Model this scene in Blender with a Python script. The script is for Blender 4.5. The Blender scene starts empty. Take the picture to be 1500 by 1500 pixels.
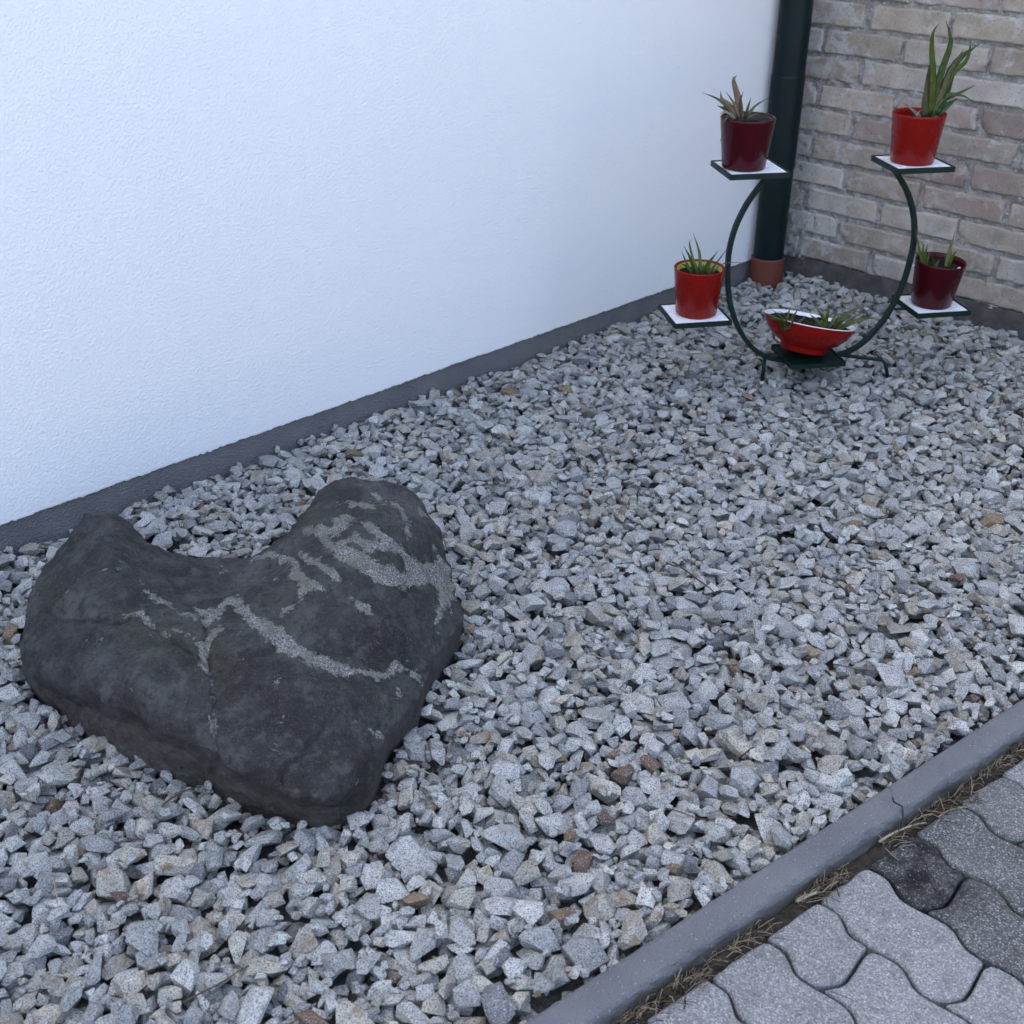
import bpy, bmesh, math, random
import numpy as np
from mathutils import Vector, Matrix, noise as mn

random.seed(7); rng = np.random.default_rng(7)
S = bpy.context.scene
COL = S.collection

# ------------------------------------------------------------------ camera
F_PX, YAW, PITCH = 1700.0, -0.8106, 0.5205          # focal length in px of the 1500 px photograph
CAM = np.array([2.1386, -3.2576, 1.2177])
FW = np.array([math.sin(YAW)*math.cos(PITCH), math.cos(YAW)*math.cos(PITCH), -math.sin(PITCH)])
RT = np.cross(FW, [0, 0, 1]); RT /= np.linalg.norm(RT); UP = np.cross(RT, FW)
cd = bpy.data.cameras.new('camera'); cam = bpy.data.objects.new('camera', cd); COL.objects.link(cam)
M = Matrix(((RT[0], UP[0], -FW[0], CAM[0]), (RT[1], UP[1], -FW[1], CAM[1]), (RT[2], UP[2], -FW[2], CAM[2]), (0, 0, 0, 1)))
cam.matrix_world = M
cd.sensor_width = 36; cd.lens = F_PX/1500*36; cd.clip_start = 0.05; cd.clip_end = 2000
cd.dof.use_dof = True; cd.dof.focus_distance = 2.15; cd.dof.aperture_fstop = 9.0
S.camera = cam
S.render.resolution_x = S.render.resolution_y = 1024

# ------------------------------------------------------------------ sky, sun (behind the house: the yard lies in open shade), exposure
SUN_EL, SUN_AZ = math.radians(50), math.radians(-95)   # azimuth from +Y towards +X
W = bpy.data.worlds.new('World'); S.world = W; W.use_nodes = True
wn = W.node_tree; bg = wn.nodes['Background']
sky = wn.nodes.new('ShaderNodeTexSky'); sky.sky_type = 'NISHITA'; sky.sun_disc = False
sky.sun_elevation = SUN_EL; sky.sun_rotation = SUN_AZ
sky.air_density = 1.0; sky.dust_density = 8.0; sky.ozone_density = 1.0
wn.links.new(sky.outputs[0], bg.inputs[0]); bg.inputs[1].default_value = 0.15
sl = bpy.data.lights.new('sun', 'SUN'); sl.energy = 3.5; sl.angle = math.radians(0.5); sl.color = (1, .95, .87)
so = bpy.data.objects.new('sun', sl); COL.objects.link(so)
sd = Vector((math.sin(SUN_AZ)*math.cos(SUN_EL), math.cos(SUN_AZ)*math.cos(SUN_EL), math.sin(SUN_EL)))
so.rotation_euler = sd.to_track_quat('Z', 'Y').to_euler(); so.location = (-6, -3, 9)
S.view_settings.view_transform = 'Standard'; S.view_settings.look = 'None'
S.view_settings.exposure = 2.75; S.view_settings.gamma = 1.0; S.view_settings.use_curve_mapping = False

# ------------------------------------------------------------------ helpers
def ray(x, y): return FW + RT*(x-750)/F_PX - UP*(y-750)/F_PX
def at_z(x, y, z=0.0):
    d = ray(x, y); return CAM + d*((z-CAM[2])/d[2])
def proj(X):
    d = np.asarray(X, float)-CAM; z = d@FW
    return 750+F_PX*(d@RT)/z, 750-F_PX*(d@UP)/z, z

def tag(o, label=None, cat=None, group=None, kind=None):
    if label: o['label'] = label
    if cat: o['category'] = cat
    if group: o['group'] = group
    if kind: o['kind'] = kind
    return o
def empty(name, loc=(0, 0, 0)):
    o = bpy.data.objects.new(name, None); COL.objects.link(o); o.location = loc
    o.empty_display_size = .05
    return o
def link(name, me, mat=None, parent=None, smooth=False):
    o = bpy.data.objects.new(name, me); COL.objects.link(o)
    if mat is not None:
        for m in (mat if isinstance(mat, (list, tuple)) else [mat]): me.materials.append(m)
    if smooth: me.shade_smooth()
    if parent is not None:
        o.parent = parent
        o.matrix_parent_inverse = Matrix.Translation(-Vector(parent.location))
    return o
def pyd(name, v, f, mat=None, parent=None, smooth=False):
    me = bpy.data.meshes.new(name); me.from_pydata([tuple(map(float, q)) for q in v], [], f); me.update()
    return link(name, me, mat, parent, smooth)
def trimesh(name, V, T):
    me = bpy.data.meshes.new(name); V = np.asarray(V, np.float32); T = np.asarray(T, np.int32)
    me.vertices.add(len(V)); me.vertices.foreach_set('co', V.ravel())
    me.loops.add(T.size); me.loops.foreach_set('vertex_index', T.ravel())
    me.polygons.add(len(T)); me.polygons.foreach_set('loop_start', np.arange(0, T.size, 3, dtype=np.int32))
    me.update(calc_edges=True); return me
def box(v, f, x0, x1, y0, y1, z0, z1):
    n = len(v)
    v += [(x0, y0, z0), (x1, y0, z0), (x1, y1, z0), (x0, y1, z0), (x0, y0, z1), (x1, y0, z1), (x1, y1, z1), (x0, y1, z1)]
    f += [tuple(n+i for i in q) for q in ((0, 3, 2, 1), (4, 5, 6, 7), (0, 1, 5, 4), (1, 2, 6, 5), (2, 3, 7, 6), (3, 0, 4, 7))]
def nz(x, y, z=0.0, s=1.0): return mn.noise(Vector((x*s, y*s, z*s)))
def catmull(pts, n):
    P = [np.array(p, float) for p in pts]; P = [2*P[0]-P[1]]+P+[2*P[-1]-P[-2]]
    out = []
    for i in range(1, len(P)-2):
        a, b, c, d = P[i-1:i+3]
        for k in range(n):
            t = k/n
            out.append(.5*((2*b)+(-a+c)*t+(2*a-5*b+4*c-d)*t*t+(-a+3*b-3*c+d)*t**3))
    out.append(P[-2]); return out
def sweep(path, sect, ref=None, scale=None, cap=True):
    """section (list of 2d points) along a path; returns verts, faces"""
    path = [np.array(p, float) for p in path]; v = []; f = []; m = len(sect); prev = ref
    for i, p in enumerate(path):
        t = path[min(i+1, len(path)-1)]-path[max(i-1, 0)]; t /= (np.linalg.norm(t)+1e-12)
        if prev is None: prev = np.array([0, 0, 1.]) if abs(t[2]) < .9 else np.array([1., 0, 0])
        a = prev-t*(prev@t); a /= (np.linalg.norm(a)+1e-12); b = np.cross(t, a); prev = a
        s = 1 if scale is None else scale[i]
        for q in sect: v.append(p+a*q[0]*s+b*q[1]*s)
    for i in range(len(path)-1):
        for j in range(m):
            k = (j+1) % m; f.append((i*m+j, i*m+k, (i+1)*m+k, (i+1)*m+j))
    if cap: f.append(tuple(range(m))[::-1]); f.append(tuple((len(path)-1)*m+j for j in range(m)))
    return v, f
def circ(r, n): return [(r*math.cos(2*math.pi*i/n), r*math.sin(2*math.pi*i/n)) for i in range(n)]
def lathe(prof, n=48):
    v = []; f = []
    for r, z in prof:
        for i in range(n): v.append((r*math.cos(2*math.pi*i/n), r*math.sin(2*math.pi*i/n), z))
    for k in range(len(prof)-1):
        for i in range(n):
            j = (i+1) % n; f.append((k*n+i, k*n+j, (k+1)*n+j, (k+1)*n+i))
    return v, f

# ------------------------------------------------------------------ materials
class NT:
    def __init__(s, name):
        s.m = bpy.data.materials.new(name); s.m.use_nodes = True; s.t = s.m.node_tree
        s.b = s.t.nodes['Principled BSDF']
    def n(s, typ, **k):
        o = s.t.nodes.new(typ)
        for a, v in k.items(): setattr(o, a, v)
        return o
    def l(s, a, b): s.t.links.new(a, b)
    def co(s, kind='Object'): return s.n('ShaderNodeTexCoord').outputs[kind]
    def noise(s, vec, scale, detail=3, rough=.55, dist=0):
        o = s.n('ShaderNodeTexNoise'); o.inputs['Scale'].default_value = scale; o.inputs['Detail'].default_value = detail
        o.inputs['Roughness'].default_value = rough; o.inputs['Distortion'].default_value = dist; s.l(vec, o.inputs['Vector']); return o.outputs[0]
    def vor(s, vec, scale):
        o = s.n('ShaderNodeTexVoronoi'); o.inputs['Scale'].default_value = scale; s.l(vec, o.inputs['Vector']); return o
    def ramp(s, fac, stops, interp='LINEAR'):
        o = s.n('ShaderNodeValToRGB'); o.color_ramp.interpolation = interp; e = o.color_ramp.elements
        while len(e) < len(stops): e.new(.5)
        for q, (p, c) in zip(e, stops):
            q.position = p; q.color = (c, c, c, 1) if isinstance(c, (int, float)) else (*c, 1)
        s.l(fac, o.inputs[0]); return o.outputs[0]
    def val(s, x, sock):
        if hasattr(x, 'links'): s.l(x, sock)
        elif isinstance(x, (tuple, list)): sock.default_value = (*x, 1) if len(x) == 3 else x
        else: sock.default_value = x
    def mix(s, fac, a, b, mode='MIX'):
        o = s.n('ShaderNodeMix', data_type='RGBA', blend_type=mode)
        s.val(fac, o.inputs[0]); s.val(a, o.inputs[6]); s.val(b, o.inputs[7]); return o.outputs[2]
    def math(s, op, a, b=0.0, clamp=False):
        o = s.n('ShaderNodeMath', operation=op, use_clamp=clamp); s.val(a, o.inputs[0]); s.val(b, o.inputs[1]); return o.outputs[0]
    def mapping(s, vec, sc):
        o = s.n('ShaderNodeMapping'); o.inputs['Scale'].default_value = sc; s.l(vec, o.inputs[0]); return o.outputs[0]
    def bump(s, h, dist, strength=1.0, prev=None):
        o = s.n('ShaderNodeBump'); o.inputs['Distance'].default_value = dist; o.inputs['Strength'].default_value = strength
        s.l(h, o.inputs['Height'])
        if prev is not None: s.l(prev, o.inputs['Normal'])
        return o.outputs[0]
    def attr(s, name): return s.n('ShaderNodeAttribute', attribute_name=name)
    def done(s, col=None, rough=.8, normal=None, spec=None):
        if col is not None: s.val(col, s.b.inputs['Base Color'])
        s.val(rough, s.b.inputs['Roughness'])
        if normal is not None: s.l(normal, s.b.inputs['Normal'])
        if spec is not None: s.b.inputs['Specular IOR Level'].default_value = spec
        return s.m

def m_render():
    k = NT('white_render'); c = k.co()
    big = k.noise(c, 1.3, 4); col = k.ramp(big, [(.3, (.745, .737, .726)), (.7, (.77, .762, .751))])
    sp = k.noise(c, 60, 2); col = k.mix(k.ramp(sp, [(.70, 0), (.78, .10)]), col, (.55, .54, .52))
    st = k.noise(k.mapping(c, (1, 5, .6)), 3, 4); col = k.mix(k.ramp(st, [(.5, 0), (.8, .06)]), col, (.6, .6, .6))
    h1 = k.noise(c, 190, 4, .65); h2 = k.vor(c, 170).outputs[0]; h = k.math('ADD', k.math('MULTIPLY', h2, .6), h1)
    n = k.bump(h, .0019, .7)
    return k.done(col, .92, n, .2)
def m_plinth():
    k = NT('grey_plinth_render'); c = k.co()
    col = k.ramp(k.noise(c, 9, 5), [(.3, (.135, .131, .134)), (.7, (.180, .174, .175))])
    col = k.mix(k.ramp(k.noise(c, 30, 4), [(.60, 0), (.75, .35)]), col, (.15, .14, .13))
    h = k.math('ADD', k.noise(c, 320, 3), k.vor(c, 250).outputs[0])
    return k.done(col, .9, k.bump(h, .004, .8), .25)
def m_brick():
    k = NT('weathered_brick'); c = k.attr('lc').outputs['Vector']; t = k.attr('tint').outputs['Color']
    a = k.noise(c, 14, 5, .6); col = k.mix(1, t, k.ramp(a, [(.25, .72), (.5, 1.), (.78, 1.22)]), 'MULTIPLY')
    col = k.mix(k.ramp(k.noise(c, 7, 3), [(.50, 0), (.68, .5)]), col, (.22, .145, .12))
    wh = k.noise(c, 22, 6, .65, .4); pos = k.attr('pos').outputs['Vector']
    x = k.n('ShaderNodeSeparateXYZ'); k.l(pos, x.inputs[0])
    near = k.ramp(x.outputs[0], [(0., .17), (.3, 0.)])
    col = k.mix(k.ramp(k.math('ADD', wh, near), [(.54, 0), (.68, .75)]), col, (.42, .41, .395))
    col = k.mix(k.ramp(k.noise(c, 160, 3), [(.58, 0), (.70, .6)]), col, (.11, .095, .085))
    col = k.mix(k.ramp(k.noise(c, 55, 4), [(.60, 0), (.74, .35)]), col, (.20, .175, .15))
    n = k.bump(k.noise(c, 220, 4), .0022, .6); n = k.bump(k.noise(c, 40, 5), .006, .5, n)
    return k.done(col, .93, n, .2)
def m_mortar():
    k = NT('lime_mortar'); c = k.co()
    col = k.ramp(k.noise(c, 26, 6, .65), [(.28, (.19, .175, .16)), (.55, (.31, .295, .275)), (.78, (.43, .415, .395))])
    col = k.mix(k.ramp(k.noise(c, 190, 3), [(.60, 0), (.68, .8)]), col, (.62, .62, .62))
    col = k.mix(k.ramp(k.noise(c, 120, 3), [(.62, 0), (.70, .8)]), col, (.10, .09, .085))
    n = k.bump(k.noise(c, 170, 4), .004, .8)
    return k.done(col, .95, n, .15)
def m_footing():
    k = NT('dark_footing'); c = k.co()
    col = k.ramp(k.noise(c, 20, 5), [(.3, (.055, .05, .047)), (.7, (.12, .108, .10))])
    return k.done(col, .95, k.bump(k.noise(c, 120, 4), .004, .8), .2)
def m_stone():
    k = NT('crushed_granite'); c = k.attr('lc').outputs['Vector']; ta = k.attr('tint'); t = ta.outputs['Color']
    m1 = k.noise(c, 60, 4); col = k.mix(1, t, k.ramp(m1, [(.25, .75), (.55, 1.), (.8, 1.2)]), 'MULTIPLY')
    sp = k.noise(c, 480, 3, .6); col = k.mix(k.ramp(sp, [(.50, 0), (.60, .8)]), col, (.035, .038, .044))
    sp2 = k.noise(k.mapping(c, (1, 1, 3.2)), 380, 3, .6); col = k.mix(k.ramp(sp2, [(.55, 0), (.66, .6)]), col, (.46, .47, .49))
    fo = k.noise(k.mapping(c, (.3, .6, 4)), 120, 3); col = k.mix(k.ramp(fo, [(.56, 0), (.70, .38)]), col, (.10, .105, .11))
    ru = k.math('ADD', k.noise(c, 38, 4, .6), k.math('MULTIPLY', k.math('SUBTRACT', ta.outputs['Alpha'], .5), .5))
    col = k.mix(k.ramp(ru, [(.66, 0), (.80, .7)]), col, (.17, .105, .05))
    n = k.bump(k.noise(c, 240, 5, .65), .0024, .75); n = k.bump(k.noise(c, 80, 4), .006, .6, n)
    return k.done(col, .9, n, .25)
def m_soil(name, a, b, s=60):
    k = NT(name); c = k.co()
    col = k.ramp(k.noise(c, s, 6, .7), [(.3, a), (.7, b)])
    return k.done(col, 1., k.bump(k.noise(c, s*2, 5), .008, 1.), .1)
def m_kerb():
    k = NT('kerb_concrete'); c = k.co()
    col = k.ramp(k.noise(c, 11, 5), [(.3, (.100, .102, .106)), (.7, (.140, .142, .146))])
    col = k.mix(k.ramp(k.noise(c, 420, 2), [(.60, 0), (.68, .65)]), col, (.05, .05, .055))
    col = k.mix(k.ramp(k.noise(c, 330, 2), [(.67, 0), (.72, .9)]), col, (.36, .355, .34))
    col = k.mix(k.ramp(k.noise(c, 26, 5, .7), [(.60, 0), (.78, .4)]), col, (.085, .08, .075))
    x = k.attr('low').outputs['Fac']
    dirt = k.math('MULTIPLY', x, k.ramp(k.noise(c, 60, 5), [(.3, .4), (.6, 1.)]))
    col = k.mix(dirt, col, (.085, .073, .062))
    n = k.bump(k.noise(c, 420, 3), .002, .8); n = k.bump(k.noise(c, 90, 5), .004, .45, n)
    return k.done(col, .9, n, .25)
def m_paver():
    k = NT('paver_concrete'); c = k.co('Object'); g = k.n('ShaderNodeNewGeometry').outputs['Position']; t = k.attr('tint').outputs['Fac']
    v = k.vor(g, 560)
    agg = k.n('ShaderNodeSeparateColor'); k.l(v.outputs['Color'], agg.inputs[0])
    light = k.ramp(agg.outputs[0], [(0., (.135, .135, .134)), (.5, (.215, .214, .211)), (.85, (.275, .273, .268)), (1., (.40, .395, .38))])
    dark = k.ramp(agg.outputs[0], [(0., (.016, .016, .016)), (.45, (.040, .039, .038)), (.8, (.075, .074, .072)), (1., (.26, .26, .255))])
    big = k.noise(g, 9, 4); f = k.math('ADD', t, k.math('MULTIPLY', k.math('SUBTRACT', big, .5), .55), True)
    col = k.mix(f, light, dark)
    bl = k.math('MULTIPLY', k.attr('black').outputs['Fac'], k.ramp(k.noise(g, 24, 5, .65), [(.36, .15), (.52, 1.)]))
    col = k.mix(k.math('MULTIPLY', bl, k.ramp(agg.outputs[1], [(.88, 1.), (.97, .2)])), col, (.009, .0085, .0085))
    col = k.mix(k.ramp(k.noise(g, 120, 2), [(.70, 0), (.74, .8)]), col, (.06, .065, .08))
    col = k.mix(k.ramp(k.noise(g, 28, 5, .7), [(.50, 0), (.70, .5)]), col, (.085, .08, .073))
    n = k.bump(v.outputs[0], .0016, .8); n = k.bump(k.noise(g, 90, 4), .002, .5, n)
    return k.done(col, .9, n, .25)
def m_rock():
    k = NT('dark_rock'); c = k.co()
    a = k.noise(c, 9, 6, .62, .3)
    col = k.ramp(a, [(.36, (.019, .018, .0155)), (.5, (.038, .0365, .034)), (.62, (.068, .066, .064))])
    g = k.noise(c, 5, 4); col = k.mix(k.ramp(g, [(.5, 0), (.7, .6)]), col, (.042, .043, .027))
    br = k.attr('base').outputs['Fac']; col = k.mix(k.ramp(k.noise(c, 6.5, 5, .65, .5), [(.47, 0), (.56, .62)]), col, (.0135, .0125, .010))
    col = k.mix(k.math('MULTIPLY', br, .7), col, (.062, .051, .043))
    col = k.mix(k.ramp(k.noise(c, 430, 2), [(.58, 0), (.68, .55)]), col, (.10, .10, .105))
    col = k.mix(k.ramp(k.noise(c, 90, 5, .7), [(.50, 0), (.62, .65)]), col, (.0145, .0135, .011))
    col = k.mix(k.ramp(k.noise(c, 34, 6, .72), [(.52, 0), (.64, .55)]), col, (.075, .074, .071))
    v = k.attr('vein').outputs['Fac']; cr = k.attr('crack').outputs['Fac']
    vv = k.math('ADD', v, k.math('MULTIPLY', k.math('SUBTRACT', k.noise(c, 48, 8, .78, .7), .47), 8.0))
    vv = k.math('ADD', vv, k.math('MULTIPLY', k.math('SUBTRACT', k.noise(c, 26, 3, .6), .52), 4.0))
    vf = k.ramp(k.math('ADD', k.math('MULTIPLY', vv, .5), .5), [(.50, 0), (.56, 1.)])
    vc = k.ramp(k.noise(c, 380, 3, .7), [(.33, (.022, .021, .020)), (.47, (.125, .12, .11)), (.64, (.36, .355, .34))])
    vc = k.mix(k.ramp(k.noise(c, 20, 3), [(.42, 0), (.62, .75)]), vc, (.14, .13, .095))
    col = k.mix(k.math('MULTIPLY', vf, k.ramp(k.noise(c, 45, 4), [(.35, .55), (.6, .95)])), col, vc)
    col = k.mix(k.math('MULTIPLY', k.math('MULTIPLY', cr, .6), k.ramp(k.noise(c, 50, 4), [(.4, .1), (.6, 1.)])), col, (.012, .012, .0115))
    h = k.math('ADD', k.noise(c, 260, 4, .65), k.math('MULTIPLY', vf, .7))
    n = k.bump(h, .0034, .85); n = k.bump(k.noise(c, 55, 7, .7), .011, .6, n)
    return k.done(col, .86, n, .3)
def m_plain(name, col, rough=.4, spec=.5, var=.12, bs=60, bd=.0):
    k = NT(name); c = k.co()
    lo = tuple(q*(1-var) for q in col); hi = tuple(q*(1+var) for q in col)
    cc = k.ramp(k.noise(c, bs, 4), [(.3, lo), (.7, hi)])
    n = k.bump(k.noise(c, 200, 3), bd, .5) if bd else None
    k.b.inputs['Coat Weight'].default_value = 0
    return k.done(cc, k.ramp(k.noise(c, 25, 3), [(.3, rough*.8), (.7, min(1, rough*1.25))]), n, spec)
def m_leaf():
    k = NT('succulent_leaf'); c = k.co(); t = k.attr('tint').outputs['Color']; u = k.attr('tip').outputs['Fac']
    col = k.mix(1, t, k.ramp(k.noise(c, 70, 4), [(.3, .65), (.7, 1.3)]), 'MULTIPLY')
    col = k.mix(k.ramp(k.noise(c, 260, 2), [(.62, 0), (.7, .5)]), col, (.15, .17, .09))
    col = k.mix(k.ramp(u, [(.72, 0), (1., .7)]), col, (.075, .048, .030))
    return k.done(col, .5, k.bump(k.noise(c, 180, 3), .001, .5), .2)
def m_straw(name='straw'):
    k = NT(name); t = k.attr('tint').outputs['Color']
    return k.done(t, .8, None, .2)

MAT = dict(render=m_render(), plinth=m_plinth(), brick=m_brick(), mortar=m_mortar(), footing=m_footing(), stone=m_stone(),
    soil=m_soil('dark_earth', (.018, .015, .012), (.06, .05, .04)), pot_soil=m_soil('potting_soil', (.008, .007, .006), (.035, .027, .02), 120),
    bed=m_soil('gravel_subsoil', (.06, .057, .052), (.13, .122, .112), 80), kerb=m_kerb(), paver=m_paver(), rock=m_rock(),
    green=m_plain('dark_green_paint', (.0035, .014, .0115), .5, .22, .25, 18, .0006), pipe=m_plain('dark_green_pipe', (.0022, .0095, .0095), .42, .2, .2, 9),
    terracotta=m_plain('terracotta_plastic', (.12, .034, .021), .6, .35, .15, 30, .001), red=m_plain('bright_red_glaze', (.185, .006, .004), .25, .16, .06, 20),
    maroon=m_plain('dark_red_glaze', (.043, .0018, .0055), .22, .18, .08, 20), white=m_plain('white_tile', (.80, .80, .80), .25, .5, .03, 20),
    cream=m_plain('white_glaze', (.74, .73, .71), .3, .5, .05, 20), black=m_plain('black_plastic', (.012, .012, .013), .5, .4, .2, 30),
    lime=m_plain('lime_plastic', (.30, .29, .03), .45, .4, .08, 30), leaf=m_leaf(), straw=m_straw(),
    ground=m_soil('far_paving', (.20, .195, .19), (.30, .29, .28), 12))

def set_attr(me, name, typ, data):
    a = me.attributes.new(name, typ, 'POINT'); data = np.asarray(data, np.float32)
    a.data.foreach_set({'FLOAT': 'value', 'FLOAT_VECTOR': 'vector', 'FLOAT_COLOR': 'color'}[typ], data.ravel())

# ------------------------------------------------------------------ ground
KN, KD = np.array([.99193, -.12677]), np.array([.12677, .99193])   # kerb frame: across, along
def uv(u, v): p = KN*u+KD*v; return p[0], p[1]
pyd('ground', [(-400, -400, -.30), (400, -400, -.30), (400, 400, -.30), (-400, 400, -.30)], [(0, 1, 2, 3)], MAT['ground'])['kind'] = 'structure'

# ------------------------------------------------------------------ house wall
ZP = .052
hw = tag(empty('house_wall', (0, -3, -.30)), 'white rendered house wall with a thin grey plinth strip', 'wall')
v, f = [], []
ys = np.arange(.02, -4.6, -.004); n = len(ys)
for y in ys:
    zb = ZP+.0032*nz(0, y, 1.3, 120)+.0022*nz(0, y, 4.7, 45)+.001*nz(0, y, 2, 6)
    v += [(-.02, y, zb), (.0045, y, zb), (.005, y, zb+.003), (.005, y, .16)]
for i in range(n-1):
    for j in range(3): f.append((4*i+j, 4*i+j+1, 4*i+5+j, 4*i+4+j))
box(v, f, -4, .005, -10.0, 5.0, .16, 6.5)
del f[-6]                                                            # open where the strip carries on below
box(v, f, -4, .005, -10.0, -4.5961, ZP+.0075, .1602)
pyd('wall_render', v, f, MAT['render'], hw)
v, f = [], []; box(v, f, -4, .0, -10.0, 5.0, -.3, ZP+.006); pyd('plinth', v, f, MAT['plinth'], hw)

# ------------------------------------------------------------------ brick wall
LB, HB, XB = .262, .0783, .081
bw = tag(empty('brick_wall', (1, 0, -.30)), 'old beige brick wall with crumbling lime mortar', 'wall')
nx, nzz = 360, 230; X = np.linspace(-.02, 2.1, nx); Z = np.linspace(.045, 1.46, nzz); v = []; f = []
for z in Z:
    for x in X:
        d = -.0058+.010*nz(x, z, 3, 34)+.008*nz(x, z, 9, 100)+.0022*nz(x, z, 5, 230)
        c = max(0, 1-x/.16)*max(0, 1-(z-.05)/.6)
        d += .018*c+.009*max(0, nz(x, z, 2, 9)-.25)
        v.append((x, -d, z))
for j in range(nzz-1):
    for i in range(nx-1): a = j*nx+i; f.append((a, a+1, a+nx+1, a+nx))
pyd('mortar', v, f, MAT['mortar'], bw, True)
v, f = [], []; box(v, f, -.3, 5, .03, .3, -.3, 1.62); pyd('wall_core', v, f, MAT['mortar'], bw)
v, f = [], []; box(v, f, -.02, 5, -.004, .028, -.3, .051); pyd('footing', v, f, MAT['footing'], bw)
TINTS = [(.42, .345, .285), (.50, .44, .36), (.44, .38, .30), (.48, .42, .35), (.42, .355, .285), (.385, .32, .275), (.45, .395, .33), (.37, .295, .25), (.49, .445, .39), (.43, .365, .29)]
def brick(x0, x1, z0, z1, sd):
    gu = [0, .003, .007, .013]; gz_ = [0, .0025, .006, .011]
    uu = gu+list(np.linspace(.022, x1-x0-.022, 18))+[x1-x0-q for q in gu[::-1]]; ww = gz_+list(np.linspace(.018, z1-z0-.018, 5))+[z1-z0-q for q in gz_[::-1]]
    nu, nv = len(uu), len(ww); v = []; f = []; pos = []
    w, h = x1-x0, z1-z0; py = random.uniform(-.002, .0025); tl = random.uniform(-.012, .012)
    chip = [(random.choice((0, 1))*w, random.choice((0, 1))*h, random.uniform(.012, .035)) for _ in range(random.choice((0, 1, 1, 2)))]
    for j in range(nv):
        for i in range(nu):
            x = uu[i]; z = ww[j]; u = x/w; q = z/h
            ex = .0045*nz(0, z, sd, 50); ez = .0045*nz(x, 0, sd+5, 32)
            X_ = x+ex*(1 if u > .5 else -1)*abs(2*u-1)**6; Z_ = z+ez*(1 if q > .5 else -1)*abs(2*q-1)**4
            e = min(x, w-x, z*1.2, (h-z)*1.2)+.0025*nz(x, z, sd+9, 60); r = .0055; e = max(0, e)
            d = 0 if e > r else (1-math.sqrt(max(0, 1-(1-e/r)**2)))*.006
            for cx, cz, cr in chip:
                s = math.hypot(x-cx, z-cz)
                if s < cr: d += (cr-s)*.5
            d -= .0026*nz(x, z, sd, 18)+.0022*nz(x, z, sd+3, 70)
            v.append((x0+X_, -.0045+d+py+tl*(z-h/2), z0+Z_)); pos.append((x0+X_, 0, z0+Z_))
    for j in range(nv-1):
        for i in range(nu-1): a = j*nu+i; f.append((a, a+1, a+nu+1, a+nu))
    ring = [i for i in range(nu)]+[j*nu+nu-1 for j in range(1, nv)]+[(nv-1)*nu+i for i in range(nu-2, -1, -1)]+[j*nu for j in range(nv-2, 0, -1)]
    b = len(v)
    for i in ring: v.append((v[i][0], .02, v[i][2])); pos.append(pos[i])
    m = len(ring)
    for i in range(m): f.append((ring[(i+1) % m], ring[i], b+i, b+(i+1) % m))
    o = pyd('brick', v, f, MAT['brick'], bw, True); me = o.data
    set_attr(me, 'lc', 'FLOAT_VECTOR', np.array(v)+np.array([sd*1.7, sd*.9, sd*.3]))
    set_attr(me, 'pos', 'FLOAT_VECTOR', pos)
    t = np.array(random.choice(TINTS))*random.uniform(.62, .90)
    set_attr(me, 'tint', 'FLOAT_COLOR', np.tile([*t, 1], (len(v), 1)))
sd = 0
for c in range(17):                                                 # course 0 is the lowest
    z0 = .0525+c*HB; off = XB if c % 2 == 0 else XB-LB/2
    k = -1
    while True:
        xa = off+k*LB+random.uniform(-.006, .006); k += 1
        xb = off+k*LB
        if xb < .075: continue
        if xa > 2.0: break
        sd += 1
        zz = z0+random.uniform(-.002, .002)
        brick(max(xa+.007, .004), xb-.007+random.uniform(-.004, .003), zz+.001, zz+HB-.0125+random.uniform(-.003, .002), sd*3.1)

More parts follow.
